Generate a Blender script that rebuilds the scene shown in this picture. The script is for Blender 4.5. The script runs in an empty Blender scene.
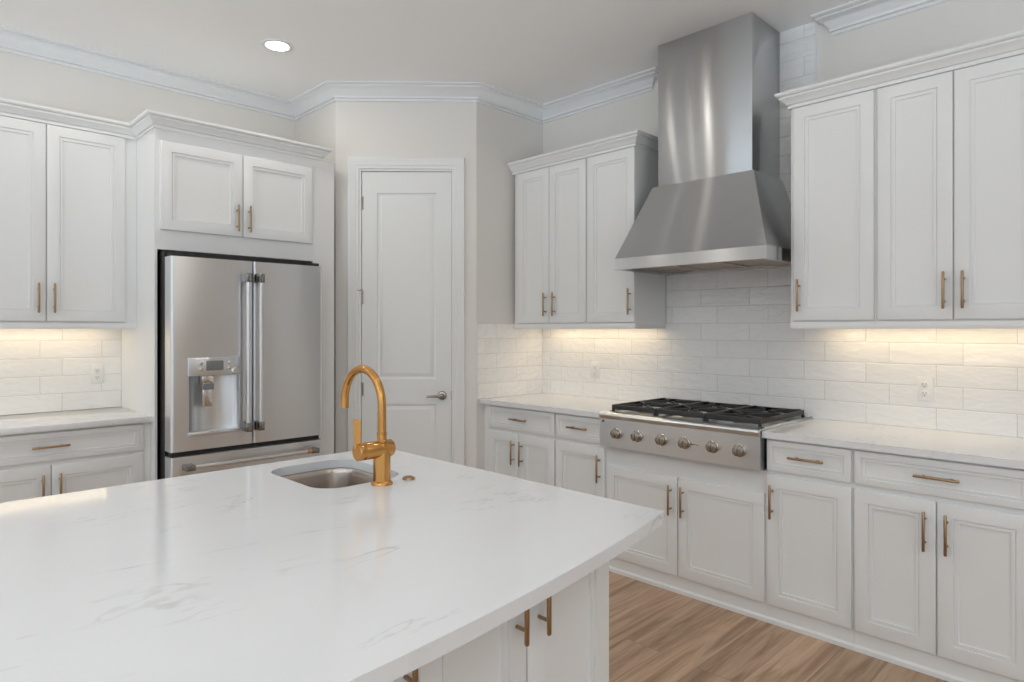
import bpy, bmesh, math, random
from mathutils import Vector, Matrix
from math import pi, sin, cos, radians as R

random.seed(4)
SC = bpy.context.scene
COL = SC.collection

# ------------------------------------------------------------------ camera, world, exposure
cam_data = bpy.data.cameras.new('camera')
cam = bpy.data.objects.new('camera', cam_data); COL.objects.link(cam)
cam_data.sensor_width = 36.0
cam_data.lens = 654.52 * 36.0 / 1024.0
cam_data.shift_y = -(341.0 - 329.15) / 1024.0
cam_data.clip_start = 0.05
cam.location = (-3.6647, -4.6278, 1.3974)
cam.rotation_euler = (R(90), 0, -(pi/2 - (pi/4 + 0.0069)))
SC.camera = cam

world = bpy.data.worlds.new('daylight'); SC.world = world
world.use_nodes = True
bg = world.node_tree.nodes['Background']
# outside: soft sky, and below it two invented bands; the bright one lifts the ceiling
_wt = world.node_tree
_tc = _wt.nodes.new('ShaderNodeTexCoord'); _sx = _wt.nodes.new('ShaderNodeSeparateXYZ')
_wt.links.new(_tc.outputs['Generated'], _sx.inputs[0])
SKY, DIM_BAND, CEIL_GLOW = (1.36, 1.56, 1.73), (0.90, 1.02, 1.13), (4.85, 5.6, 6.2)


def _band(lo, hi, a_socket, b_color):
    r = _wt.nodes.new('ShaderNodeMapRange'); r.inputs['From Min'].default_value = lo; r.inputs['From Max'].default_value = hi
    m = _wt.nodes.new('ShaderNodeMix'); m.data_type = 'RGBA'
    _wt.links.new(_sx.outputs['Z'], r.inputs['Value']); _wt.links.new(r.outputs['Result'], m.inputs[0])
    if isinstance(a_socket, tuple): m.inputs[6].default_value = (*a_socket, 1)
    else: _wt.links.new(a_socket, m.inputs[6])
    m.inputs[7].default_value = (*b_color, 1)
    return m.outputs[2]


_lower = _band(-0.26, -0.18, CEIL_GLOW, DIM_BAND)
_wt.links.new(_band(-0.02, 0.02, _lower, SKY), bg.inputs['Color'])
bg.inputs['Strength'].default_value = 1.0

SC.view_settings.view_transform = 'Standard'
SC.view_settings.look = 'None'
SC.view_settings.exposure = -0.31
SC.view_settings.gamma = 1.0
SC.view_settings.use_curve_mapping = False
SC.cycles.use_denoising = True
SC.cycles.max_bounces = 12
SC.cycles.diffuse_bounces = 9
SC.cycles.glossy_bounces = 5
SC.cycles.sample_clamp_indirect = 6.0
SC.cycles.caustics_reflective = False
SC.cycles.caustics_refractive = False


def area_light(name, loc, rot, sx, sy, power, color=(1, 1, 1), shape='RECTANGLE', spread=180, portal=False):
    d = bpy.data.lights.new(name, 'AREA')
    d.shape = shape; d.size = sx; d.size_y = sy; d.energy = power; d.color = color
    d.spread = R(spread)
    if portal:
        d.cycles.is_portal = True
    o = bpy.data.objects.new(name, d); COL.objects.link(o)
    o.location = loc; o.rotation_euler = rot
    return o


# daylight enters by wide unglazed openings added behind the camera for light (rear wall, side wall)
area_light('rear_opening_portal', (-4.9, -7.58, 1.38), (R(90), 0, 0), 4.6, 2.76, 1, portal=True)
area_light('side_opening_portal', (-7.58, -4.0, 1.38), (R(90), 0, R(-90)), 6.6, 2.76, 1, portal=True)

CEIL = 3.066


# ------------------------------------------------------------------ materials
def mat(name, color=(0.8, 0.8, 0.8), rough=0.5, metal=0.0, spec=None, emit=None, emit_strength=0.0):
    m = bpy.data.materials.new(name); m.use_nodes = True
    b = m.node_tree.nodes['Principled BSDF']
    b.inputs['Base Color'].default_value = (*color, 1)
    b.inputs['Roughness'].default_value = rough
    b.inputs['Metallic'].default_value = metal
    if spec is not None:
        b.inputs['Specular IOR Level'].default_value = spec
    if emit:
        b.inputs['Emission Color'].default_value = (*emit, 1)
        b.inputs['Emission Strength'].default_value = emit_strength
    return m


def nd(m, kind, **kw):
    n = m.node_tree.nodes.new(kind)
    for k, v in kw.items():
        if k in n.inputs.keys():
            n.inputs[k].default_value = v
        else:
            setattr(n, k, v)
    return n


def lk(m, a, b):
    m.node_tree.links.new(a, b)


def bsdf(m):
    return m.node_tree.nodes['Principled BSDF']


def painted(name, color, rough, scale=90, amount=0.02, bump=0.0):
    """paint with a slight orange-peel and a trace of tonal variation"""
    m = mat(name, color, rough)
    tc = nd(m, 'ShaderNodeTexCoord')
    n = nd(m, 'ShaderNodeTexNoise', Scale=3.0, Detail=3.0)
    lk(m, tc.outputs['Object'], n.inputs['Vector'])
    mx = nd(m, 'ShaderNodeMix', data_type='RGBA')
    a = [c * (1 - amount) for c in color]; b = [min(1, c * (1 + amount)) for c in color]
    mx.inputs[6].default_value = (*a, 1); mx.inputs[7].default_value = (*b, 1)
    lk(m, n.outputs['Fac'], mx.inputs[0]); lk(m, mx.outputs[2], bsdf(m).inputs['Base Color'])
    if bump:
        n2 = nd(m, 'ShaderNodeTexNoise', Scale=float(scale), Detail=2.0)
        lk(m, tc.outputs['Object'], n2.inputs['Vector'])
        bp = nd(m, 'ShaderNodeBump', Strength=bump, Distance=0.002)
        lk(m, n2.outputs['Fac'], bp.inputs['Height']); lk(m, bp.outputs['Normal'], bsdf(m).inputs['Normal'])
    return m


M_CAB = painted('cabinet_paint', (0.80, 0.805, 0.80), 0.36, amount=0.006)
M_TRIM = painted('trim_paint', (0.80, 0.805, 0.815), 0.35, amount=0.006)
M_DOOR = painted('door_paint', (0.80, 0.805, 0.795), 0.36, amount=0.006)
M_WALL = painted('wall_paint', (0.755, 0.732, 0.70), 0.65, amount=0.012, bump=0.08)
M_CEIL = painted('ceiling_paint', (0.92, 0.92, 0.915), 0.8, amount=0.012, bump=0.1)
M_PLASTIC = mat('outlet_plastic', (0.82, 0.81, 0.80), 0.3)
M_BLACK = mat('black_enamel', (0.012, 0.012, 0.013), 0.35)
M_DARK = mat('appliance_case', (0.016, 0.013, 0.012), 0.5)
M_GASKET = mat('door_gasket', (0.02, 0.02, 0.02), 0.6)
M_LENS = mat('lamp_lens', (1, 1, 1), 0.4, emit=(1.0, 0.96, 0.9), emit_strength=14.0)
M_STRIP = mat('strip_lens', (1, 1, 1), 0.4, emit=(1.0, 0.86, 0.62), emit_strength=3.0)
M_SCREEN = mat('display_glass', (0.20, 0.205, 0.21), 0.15)


def steel(name, color=(0.735, 0.75, 0.765), rough=0.28, aniso=1.0, wave=0.22, vertical=False):
    m = mat(name, color, rough, 1.0)
    b = bsdf(m)
    t = nd(m, 'ShaderNodeTangent', direction_type='RADIAL', axis='Z')
    lk(m, t.outputs['Tangent'], b.inputs['Tangent'])
    b.inputs['Anisotropic'].default_value = aniso
    b.inputs['Anisotropic Rotation'].default_value = 0.0 if vertical else 0.25
    tc = nd(m, 'ShaderNodeTexCoord')
    # fine horizontal brushing in the roughness
    mp = nd(m, 'ShaderNodeMapping'); mp.inputs['Scale'].default_value = (2, 2, 900) if not vertical else (900, 900, 2)
    lk(m, tc.outputs['Object'], mp.inputs['Vector'])
    n = nd(m, 'ShaderNodeTexNoise', Scale=1.0, Detail=3.0)
    lk(m, mp.outputs['Vector'], n.inputs['Vector'])
    mr = nd(m, 'ShaderNodeMapRange'); mr.inputs['To Min'].default_value = rough * 0.96; mr.inputs['To Max'].default_value = rough * 1.04
    lk(m, n.outputs['Fac'], mr.inputs['Value']); lk(m, mr.outputs['Result'], b.inputs['Roughness'])
    if wave:
        n2 = nd(m, 'ShaderNodeTexNoise', Scale=2.2, Detail=0.0)
        lk(m, tc.outputs['Object'], n2.inputs['Vector'])
        bp = nd(m, 'ShaderNodeBump', Strength=wave, Distance=0.012)
        lk(m, n2.outputs['Fac'], bp.inputs['Height']); lk(m, bp.outputs['Normal'], b.inputs['Normal'])
    return m


M_STEEL = steel('brushed_steel')
M_HOOD = steel('hood_steel', (0.58, 0.585, 0.59), 0.26, 1.0, 0.25)
M_SINK = steel('sink_steel', (0.52, 0.46, 0.41), 0.25, 0.4, 0.0)
M_CHROME = mat('polished_steel', (0.72, 0.71, 0.70), 0.14, 1.0)
M_DARKSTEEL = mat('dark_steel', (0.30, 0.29, 0.28), 0.22, 1.0)
M_PANEL = steel('panel_steel', (0.70, 0.725, 0.75), 0.30, 0.3, 0.2)
M_KNOB = mat('knob_metal', (0.42, 0.37, 0.31), 0.25, 1.0)
M_NICKEL = mat('satin_nickel', (0.36, 0.32, 0.28), 0.25, 1.0)
M_GOLD = mat('brushed_gold', (0.61, 0.315, 0.10), 0.22, 1.0)
M_BRONZE = mat('champagne_bronze', (0.40, 0.27, 0.155), 0.28, 1.0)
M_COPPER = mat('brushed_copper', (0.75, 0.36, 0.18), 0.3, 1.0)
M_IRON = mat('cast_iron', (0.03, 0.028, 0.028), 0.45)
M_BAFFLE = steel('baffle_steel', (0.42, 0.36, 0.31), 0.35, 0.5, 0.0)


def make_tile():
    m = mat('glossy_subway_tile', (0.80, 0.785, 0.77), 0.07)
    b = bsdf(m)
    uv = nd(m, 'ShaderNodeUVMap', uv_map='UVMap')
    br = nd(m, 'ShaderNodeTexBrick', offset=0.347, offset_frequency=2, squash=1.0, squash_frequency=2)
    br.inputs['Color1'].default_value = (0.88, 0.875, 0.87, 1)
    br.inputs['Color2'].default_value = (0.83, 0.825, 0.82, 1)
    br.inputs['Mortar'].default_value = (0.66, 0.645, 0.62, 1)
    br.inputs['Scale'].default_value = 1.0
    br.inputs['Mortar Size'].default_value = 0.0016
    br.inputs['Mortar Smooth'].default_value = 0.1
    br.inputs['Bias'].default_value = 0.2
    br.inputs['Brick Width'].default_value = 0.311
    br.inputs['Row Height'].default_value = 0.104
    lk(m, uv.outputs['UV'], br.inputs['Vector'])
    lk(m, br.outputs['Color'], b.inputs['Base Color'])
    # hand-made ripple: diagonal, stretched waves of the glaze
    mp = nd(m, 'ShaderNodeMapping'); mp.inputs['Scale'].default_value = (11, 26, 1); mp.inputs['Rotation'].default_value = (0, 0, 0.35)
    lk(m, uv.outputs['UV'], mp.inputs['Vector'])
    n = nd(m, 'ShaderNodeTexNoise', Scale=1.0, Detail=2.5, Roughness=0.45, Distortion=0.7)
    lk(m, mp.outputs['Vector'], n.inputs['Vector'])
    # soft pillow edge from a second, wider mortar
    br2 = nd(m, 'ShaderNodeTexBrick', offset=0.347, offset_frequency=2, squash=1.0, squash_frequency=2)
    for k, v in (('Scale', 1.0), ('Mortar Size', 0.006), ('Mortar Smooth', 1.0), ('Brick Width', 0.311), ('Row Height', 0.104)):
        br2.inputs[k].default_value = v
    lk(m, uv.outputs['UV'], br2.inputs['Vector'])
    b1 = nd(m, 'ShaderNodeBump', Strength=1.0, Distance=0.05)
    lk(m, n.outputs['Fac'], b1.inputs['Height'])
    b2 = nd(m, 'ShaderNodeBump', Strength=0.5, Distance=0.0025, invert=True)
    lk(m, br2.outputs['Fac'], b2.inputs['Height'])
    # the body is flat, the clear glaze over it ripples
    b.inputs['Specular IOR Level'].default_value = 0.1
    b.inputs['Coat Weight'].default_value = 1.0; b.inputs['Coat Roughness'].default_value = 0.03; b.inputs['Coat IOR'].default_value = 1.75
    lk(m, b1.outputs['Normal'], b.inputs['Coat Normal'])
    lk(m, b2.outputs['Normal'], b.inputs['Normal'])
    mr = nd(m, 'ShaderNodeMapRange'); mr.inputs['To Min'].default_value = 0.3; mr.inputs['To Max'].default_value = 0.7
    lk(m, br.outputs['Fac'], mr.inputs['Value']); lk(m, mr.outputs['Result'], b.inputs['Roughness'])
    return m


M_TILE = make_tile()


def make_quartz():
    m = mat('veined_quartz', (0.8, 0.8, 0.8), 0.09)
    b = bsdf(m)
    tc = nd(m, 'ShaderNodeTexCoord')
    # long diagonal veins: thin level lines of a distorted noise, broken up by a second noise
    mp = nd(m, 'ShaderNodeMapping'); mp.inputs['Scale'].default_value = (0.5, 1.5, 1); mp.inputs['Rotation'].default_value = (0, 0, R(38))
    lk(m, tc.outputs['Object'], mp.inputs['Vector'])
    n = nd(m, 'ShaderNodeTexNoise', Scale=1.7, Detail=6.0, Roughness=0.62, Distortion=0.5)
    lk(m, mp.outputs['Vector'], n.inputs['Vector'])
    sb = nd(m, 'ShaderNodeMath', operation='SUBTRACT'); sb.inputs[1].default_value = 0.5
    lk(m, n.outputs['Fac'], sb.inputs[0])
    ab = nd(m, 'ShaderNodeMath', operation='ABSOLUTE'); lk(m, sb.outputs[0], ab.inputs[0])
    mr = nd(m, 'ShaderNodeMapRange'); mr.inputs['From Min'].default_value = 0.0; mr.inputs['From Max'].default_value = 0.009
    mr.inputs['To Min'].default_value = 1.0; mr.inputs['To Max'].default_value = 0.0
    lk(m, ab.outputs[0], mr.inputs['Value'])
    n2 = nd(m, 'ShaderNodeTexNoise', Scale=4.5, Detail=3.0)
    lk(m, tc.outputs['Object'], n2.inputs['Vector'])
    mk = nd(m, 'ShaderNodeMapRange'); mk.inputs['From Min'].default_value = 0.43; mk.inputs['From Max'].default_value = 0.64
    lk(m, n2.outputs['Fac'], mk.inputs['Value'])
    mu = nd(m, 'ShaderNodeMath', operation='MULTIPLY'); lk(m, mr.outputs['Result'], mu.inputs[0]); lk(m, mk.outputs['Result'], mu.inputs[1])
    sc = nd(m, 'ShaderNodeMath', operation='MULTIPLY'); sc.inputs[1].default_value = 0.6; lk(m, mu.outputs[0], sc.inputs[0])
    # soft clouding of the ground
    n3 = nd(m, 'ShaderNodeTexNoise', Scale=3.0, Detail=4.0)
    lk(m, mp.outputs['Vector'], n3.inputs['Vector'])
    gr = nd(m, 'ShaderNodeMix', data_type='RGBA')
    gr.inputs[6].default_value = (0.765, 0.77, 0.78, 1); gr.inputs[7].default_value = (0.82, 0.82, 0.825, 1)
    lk(m, n3.outputs['Fac'], gr.inputs[0])
    mx = nd(m, 'ShaderNodeMix', data_type='RGBA'); mx.inputs[7].default_value = (0.52, 0.51, 0.50, 1)
    lk(m, gr.outputs[2], mx.inputs[6]); lk(m, sc.outputs[0], mx.inputs[0])
    lk(m, mx.outputs[2], b.inputs['Base Color'])
    return m


M_QUARTZ = make_quartz()


def make_floor():
    m = mat('oak_planks', (0.4, 0.25, 0.15), 0.42)
    b = bsdf(m)
    tc = nd(m, 'ShaderNodeTexCoord')
    br = nd(m, 'ShaderNodeTexBrick', offset=0.37, offset_frequency=2, squash=1.0)
    br.inputs['Color1'].default_value = (0.0, 0.0, 0.0, 1); br.inputs['Color2'].default_value = (1, 1, 1, 1)
    br.inputs['Mortar'].default_value = (0.3, 0.3, 0.3, 1)
    for k, v in (('Scale', 1.0), ('Mortar Size', 0.0012), ('Mortar Smooth', 0.2), ('Brick Width', 1.22), ('Row Height', 0.18), ('Bias', 0.0)):
        br.inputs[k].default_value = v
    lk(m, tc.outputs['Object'], br.inputs['Vector'])
    # grain runs along x; shifted per plank
    mp = nd(m, 'ShaderNodeMapping'); mp.inputs['Scale'].default_value = (1.6, 22, 1)
    ad = nd(m, 'ShaderNodeVectorMath', operation='ADD')
    sc = nd(m, 'ShaderNodeVectorMath', operation='SCALE'); sc.inputs['Scale'].default_value = 7.0
    lk(m, br.outputs['Color'], sc.inputs[0]); lk(m, tc.outputs['Object'], ad.inputs[0]); lk(m, sc.outputs[0], ad.inputs[1])
    lk(m, ad.outputs[0], mp.inputs['Vector'])
    n = nd(m, 'ShaderNodeTexNoise', Scale=1.0, Detail=7.0, Roughness=0.6, Distortion=0.8)
    lk(m, mp.outputs['Vector'], n.inputs['Vector'])
    cr = nd(m, 'ShaderNodeValToRGB')
    e = cr.color_ramp.elements
    e[0].position = 0.33; e[0].color = (0.30, 0.180, 0.108, 1)
    e[1].position = 0.67; e[1].color = (0.60, 0.42, 0.29, 1)
    x = cr.color_ramp.elements.new(0.5); x.color = (0.48, 0.32, 0.205, 1)
    lk(m, n.outputs['Fac'], cr.inputs['Fac'])
    tn = nd(m, 'ShaderNodeMix', data_type='RGBA', blend_type='MULTIPLY'); tn.inputs[0].default_value = 1.0
    mr = nd(m, 'ShaderNodeMapRange'); mr.inputs['To Min'].default_value = 0.86; mr.inputs['To Max'].default_value = 1.1
    lk(m, br.outputs['Color'], mr.inputs['Value'])
    lk(m, cr.outputs['Color'], tn.inputs[6]); lk(m, mr.outputs['Result'], tn.inputs[7])
    jn = nd(m, 'ShaderNodeMix', data_type='RGBA'); jn.inputs[7].default_value = (0.24, 0.15, 0.09, 1)
    lk(m, br.outputs['Fac'], jn.inputs[0]); lk(m, tn.outputs[2], jn.inputs[6])
    lk(m, jn.outputs[2], b.inputs['Base Color'])
    bp = nd(m, 'ShaderNodeBump', Strength=0.15, Distance=0.002)
    lk(m, n.outputs['Fac'], bp.inputs['Height']); lk(m, bp.outputs['Normal'], b.inputs['Normal'])
    return m


M_FLOOR = make_floor()


# ------------------------------------------------------------------ mesh builder
class MB:
    """collects pieces of ONE object's mesh"""
    def __init__(self):
        self.v = []; self.f = []; self.s = []; self.uv = {}

    def add(self, verts, faces, smooth=False):
        o = len(self.v)
        self.v += [tuple(p) for p in verts]
        for f in faces:
            self.f.append(tuple(i + o for i in f)); self.s.append(smooth)
        return self

    def box(self, x0, x1, y0, y1, z0, z1, bev=0.0):
        bm = bmesh.new()
        bmesh.ops.create_cube(bm, size=1.0)
        for p in bm.verts:
            p.co = Vector(((x0 + x1) / 2 + p.co.x * (x1 - x0), (y0 + y1) / 2 + p.co.y * (y1 - y0), (z0 + z1) / 2 + p.co.z * (z1 - z0)))
        if bev:
            bmesh.ops.bevel(bm, geom=list(bm.edges), offset=bev, segments=2, profile=0.5, affect='EDGES')
        self.bm(bm)
        return self

    def bm(self, bm, smooth=False):
        bm.verts.index_update()
        self.add([p.co.copy() for p in bm.verts], [[p.index for p in f.verts] for f in bm.faces], smooth)
        bm.free()
        return self

    def tube(self, pts, r, n=14, caps=True, smooth=True):
        pts = [Vector(p) for p in pts]
        rs = r if isinstance(r, (list, tuple)) else [r] * len(pts)
        t0 = (pts[1] - pts[0]).normalized()
        up = Vector((0, 0, 1)) if abs(t0.z) < 0.9 else Vector((1, 0, 0))
        u = t0.cross(up).normalized(); w = t0.cross(u).normalized()
        V = []; F = []
        for i, p in enumerate(pts):
            if i == 0: t = pts[1] - pts[0]
            elif i == len(pts) - 1: t = pts[-1] - pts[-2]
            else: t = (pts[i + 1] - p).normalized() + (p - pts[i - 1]).normalized()
            t.normalize()
            u = (u - t * u.dot(t)).normalized(); w = t.cross(u).normalized()
            for k in range(n):
                a = 2 * pi * k / n
                V.append(p + (u * cos(a) + w * sin(a)) * rs[i])
        for i in range(len(pts) - 1):
            for k in range(n):
                F.append((i * n + k, i * n + (k + 1) % n, (i + 1) * n + (k + 1) % n, (i + 1) * n + k))
        self.add(V, F, smooth)
        if caps:
            self.add(V[:n], [tuple(range(n - 1, -1, -1))]); self.add(V[-n:], [tuple(range(n))])
        return self

    def lathe(self, prof, origin=(0, 0, 0), axis=(0, 0, 1), n=28, smooth=True):
        """prof: (radius, height) along axis"""
        ax = Vector(axis).normalized(); o = Vector(origin)
        up = Vector((0, 0, 1)) if abs(ax.z) < 0.9 else Vector((1, 0, 0))
        u = ax.cross(up).normalized(); w = ax.cross(u).normalized()
        for j in range(len(prof) - 1):
            (r0, h0), (r1, h1) = prof[j], prof[j + 1]
            A = [o + ax * h0 + (u * cos(2 * pi * k / n) + w * sin(2 * pi * k / n)) * r0 for k in range(n)]
            B = [o + ax * h1 + (u * cos(2 * pi * k / n) + w * sin(2 * pi * k / n)) * r1 for k in range(n)]
            self.add(A + B, [(k, (k + 1) % n, n + (k + 1) % n, n + k) for k in range(n)], smooth)
        for (r, h), flip in ((prof[0], True), (prof[-1], False)):
            if r > 1e-5:
                C = [o + ax * h + (u * cos(2 * pi * k / n) + w * sin(2 * pi * k / n)) * r for k in range(n)]
                self.add(C, [tuple(range(n - 1, -1, -1) if flip else range(n))])
        return self

    def prism(self, poly, axis, a, b):
        """extrude a 2-D polygon along x, y or z from a to b"""
        def P(q, t):
            return {'x': (t, q[0], q[1]), 'y': (q[0], t, q[1]), 'z': (q[0], q[1], t)}[axis]
        n = len(poly)
        V = [P(q, a) for q in poly] + [P(q, b) for q in poly]
        F = [tuple(range(n - 1, -1, -1)), tuple(range(n, 2 * n))] + [(k, (k + 1) % n, n + (k + 1) % n, n + k) for k in range(n)]
        return self.add(V, F)

    def sweep(self, prof, path, closed_ends=True):
        """sweep (out, z) along an xy polyline; 'out' points to the right of travel; mitred corners"""
        P = [Vector(p) for p in path]
        N = []
        for i in range(len(P) - 1):
            d = (P[i + 1] - P[i]).normalized(); N.append(Vector((d.y, -d.x)))
        V = []; m = len(prof)
        for i, p in enumerate(P):
            if i == 0: n = N[0]
            elif i == len(P) - 1: n = N[-1]
            else: n = (N[i - 1] + N[i]) / (1 + N[i - 1].dot(N[i]))
            for o, z in prof:
                V.append((p.x + n.x * o, p.y + n.y * o, z))
        F = []
        for i in range(len(P) - 1):
            for k in range(m):
                k2 = (k + 1) % m
                F.append((i * m + k, i * m + k2, (i + 1) * m + k2, (i + 1) * m + k))
        if closed_ends:
            F.append(tuple(range(m - 1, -1, -1))); F.append(tuple((len(P) - 1) * m + k for k in range(m)))
        return self.add(V, F)

    def panel(self, x0, x1, z0, z1, t, prof, y=0.0):
        """a door slab: back at y, front at y-t; prof = [(inset, depth below the front)], innermost ring is capped"""
        rings = [[(x0, y, z0), (x1, y, z0), (x1, y, z1), (x0, y, z1)]]
        for ins, dep in prof:
            yy = y - t + dep
            rings.append([(x0 + ins, yy, z0 + ins), (x1 - ins, yy, z0 + ins), (x1 - ins, yy, z1 - ins), (x0 + ins, yy, z1 - ins)])
        V = [p for r in rings for p in r]; F = [(3, 2, 1, 0)]
        for i in range(len(rings) - 1):
            for k in range(4):
                F.append((i * 4 + k, i * 4 + (k + 1) % 4, i * 4 + 4 + (k + 1) % 4, i * 4 + 4 + k))
        q = (len(rings) - 1) * 4
        F.append((q, q + 1, q + 2, q + 3))
        return self.add(V, F)

    def build(self, name, m, parent=None, loc=None, rotz=None, fix=True):
        me = bpy.data.meshes.new(name)
        me.from_pydata(self.v, [], self.f)
        me.polygons.foreach_set('use_smooth', self.s)
        me.update()
        bm = bmesh.new(); bm.from_mesh(me)
        bmesh.ops.remove_doubles(bm, verts=bm.verts, dist=1e-5)
        if fix: bmesh.ops.recalc_face_normals(bm, faces=bm.faces)
        bm.to_mesh(me); bm.free()
        me.set_sharp_from_angle(angle=R(38))
        me.materials.append(m)
        o = bpy.data.objects.new(name, me); COL.objects.link(o)
        if parent: o.parent = parent
        if loc: o.location = loc
        if rotz is not None: o.rotation_euler = (0, 0, rotz)
        return o


def tag(o, label=None, cat=None, group=None, kind=None):
    if label: o['label'] = label
    if cat: o['category'] = cat
    if group: o['group'] = group
    if kind: o['kind'] = kind
    return o


def thing(name, label, cat, loc, rotz=0.0, group=None):
    o = bpy.data.objects.new(name, None); COL.objects.link(o)
    o.empty_display_size = 0.1
    o.location = loc; o.rotation_euler = (0, 0, rotz)
    return tag(o, label, cat, group)


def struct(o):
    return tag(o, kind='structure')


# ------------------------------------------------------------------ room shell
XA = -1.375                       # pantry left return
PX, PY = -1.375, -0.585           # pantry outer corner by the refrigerator
QX, QY = -0.672, -1.245           # pantry outer corner by the cooktop wall
FAR = -7.6

struct(MB().box(FAR - 0.1, 0.1, FAR - 0.1, 0.1, -0.1, 0.0).build('floor', M_FLOOR))
struct(MB().box(FAR - 0.1, 0.1, FAR - 0.1, 0.1, CEIL, CEIL + 0.1).build('ceiling', M_CEIL))
struct(MB().box(FAR, XA + 0.1, 0.0, 0.1, 0, CEIL).build('wall_left', M_WALL))
struct(MB().box(0.0, 0.1, FAR, QY + 0.1, 0, CEIL).build('wall_right', M_WALL))
struct(MB().box(XA, XA + 0.1, PY, 0.0, 0, CEIL).build('wall_pantry_left', M_WALL))
struct(MB().box(QX, 0.0, QY, QY + 0.1, 0, CEIL).build('wall_pantry_right', M_WALL))

# diagonal pantry wall with the doorway: local x along the wall, y into it
DL = math.hypot(QX - PX, QY - PY)
DA = math.atan2(QY - PY, QX - PX)
S0, S1, DTOP = 0.172, 0.794, 2.485
wd = MB()
wd.box(0, S0 - 0.02, 0, 0.1, 0, CEIL); wd.box(S1 + 0.02, DL, 0, 0.1, 0, CEIL); wd.box(S0 - 0.02, S1 + 0.02, 0, 0.1, DTOP + 0.02, CEIL)
struct(wd.build('wall_pantry', M_WALL, loc=(PX, PY, 0), rotz=DA))

# far walls behind the camera: unseen, with wide openings invented to let daylight in
wr = MB()
wr.box(FAR, -7.2, FAR - 0.1, FAR, 0, CEIL); wr.box(-2.6, 0, FAR - 0.1, FAR, 0, CEIL); wr.box(-7.2, -2.6, FAR - 0.1, FAR, 2.76, CEIL)
struct(wr.build('wall_rear', M_WALL))
ws = MB()
ws.box(FAR - 0.1, FAR, -0.7, 0.1, 0, CEIL); ws.box(FAR - 0.1, FAR, FAR, -7.3, 0, CEIL); ws.box(FAR - 0.1, FAR, -7.3, -0.7, 2.76, CEIL)
struct(ws.build('wall_side', M_WALL))
for nm, rear in (('added_opening_1', True), ('added_opening_2', False)):  # frames of the added openings, out of view
    wf = MB()
    a0, ww = (-7.2, 4.6) if rear else (-7.3, 6.6)
    def fb(a, b, z0, z1):
        if rear: wf.box(a, b, FAR - 0.08, FAR - 0.02, z0, z1)
        else: wf.box(FAR - 0.08, FAR - 0.02, a, b, z0, z1)
    for k in range(5):
        c = a0 + k * ww / 4
        fb(c if k == 0 else c - .04, c if k == 4 else c + .04, 0, 2.76)
    fb(a0, a0 + ww, 2.70, 2.76)
    struct(wf.build(nm, M_TRIM))

# ceiling crown moulding
C0 = CEIL + .001
_cr = [(0, 0), (0, -.137), (.012, -.137), (.012, -.122), (.006, -.119), (.006, -.114), (.020, -.111), (.024, -.098), (.018, -.095), (.022, -.088),
       (.036, -.072), (.044, -.058), (.052, -.046), (.066, -.038), (.074, -.034), (.074, -.027), (.069, -.025), (.069, -.021), (.082, -.018), (.092, -.010), (.092, 0)]
CROWN = [(o, C0 + z * .79) for o, z in _cr]
struct(MB().sweep(CROWN, [(FAR, 0), (XA, 0), (PX, PY), (QX, QY), (0, QY), (0, -2.215), (.002, -2.215)]).build('trim_1', M_TRIM))
struct(MB().sweep(CROWN, [(.002, -3.356), (0, -3.356), (0, FAR)]).build('trim_2', M_TRIM))
BASEP = [(0, 0), (.016, 0), (.016, .11), (.012, .125), (.006, .133), (0, .135)]
struct(MB().sweep(BASEP, [(FAR, 0), (-3.45, 0)]).build('baseboard_left', M_TRIM))
struct(MB().sweep(BASEP, [(0, -4.30), (0, FAR)]).build('baseboard_right', M_TRIM))
struct(MB().sweep(BASEP, [(PX + (QX-PX)*(.085/DL), PY + (QY-PY)*(.085/DL)), (PX, PY), ][::-1]).build('baseboard_pantry', M_TRIM))
# edge strip where the tiled panel behind the hood meets the painted wall
struct(MB().box(-.009, 0, -3.270, -3.262, 1.44, CEIL).build('trim_3', M_TRIM))

# ------------------------------------------------------------------ pantry door
dr = MB()
DPROF = [(0, .002), (.002, 0)]
door_w = S1 - S0 - 0.006


def leaf_with_panels(mb, x0, x1, z0, z1, y_front, t, panels, prof):
    """slab whose front face has several recessed / raised panels"""
    xs = sorted({x0, x1} | {p[0] for p in panels} | {p[1] for p in panels})
    zs = sorted({z0, z1} | {p[2] for p in panels} | {p[3] for p in panels})
    for i in range(len(xs) - 1):
        for j in range(len(zs) - 1):
            cx = (xs[i] + xs[i + 1]) / 2; cz = (zs[j] + zs[j + 1]) / 2
            if not any(p[0] < cx < p[1] and p[2] < cz < p[3] for p in panels):
                mb.add([(xs[i], y_front, zs[j]), (xs[i + 1], y_front, zs[j]), (xs[i + 1], y_front, zs[j + 1]), (xs[i], y_front, zs[j + 1])], [(0, 1, 2, 3)])
    for (a, b, c, d) in panels:
        rings = [[(a, y_front, c), (b, y_front, c), (b, y_front, d), (a, y_front, d)]]
        for ins, dep in prof:
            rings.append([(a + ins, y_front + dep, c + ins), (b - ins, y_front + dep, c + ins), (b - ins, y_front + dep, d - ins), (a + ins, y_front + dep, d - ins)])
        V = [p for r in rings for p in r]; F = []
        for i in range(len(rings) - 1):
            for k in range(4):
                F.append((i * 4 + k, i * 4 + (k + 1) % 4, i * 4 + 4 + (k + 1) % 4, i * 4 + 4 + k))
        q = (len(rings) - 1) * 4
        F.append((q, q + 1, q + 2, q + 3)); mb.add(V, F)
    yb = y_front + t
    mb.add([(x0, y_front, z0), (x1, y_front, z0), (x1, y_front, z1), (x0, y_front, z1), (x0, yb, z0), (x1, yb, z0), (x1, yb, z1), (x0, yb, z1)],
           [(4, 7, 6, 5), (0, 4, 5, 1), (3, 2, 6, 7), (0, 3, 7, 4), (1, 5, 6, 2)])


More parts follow.
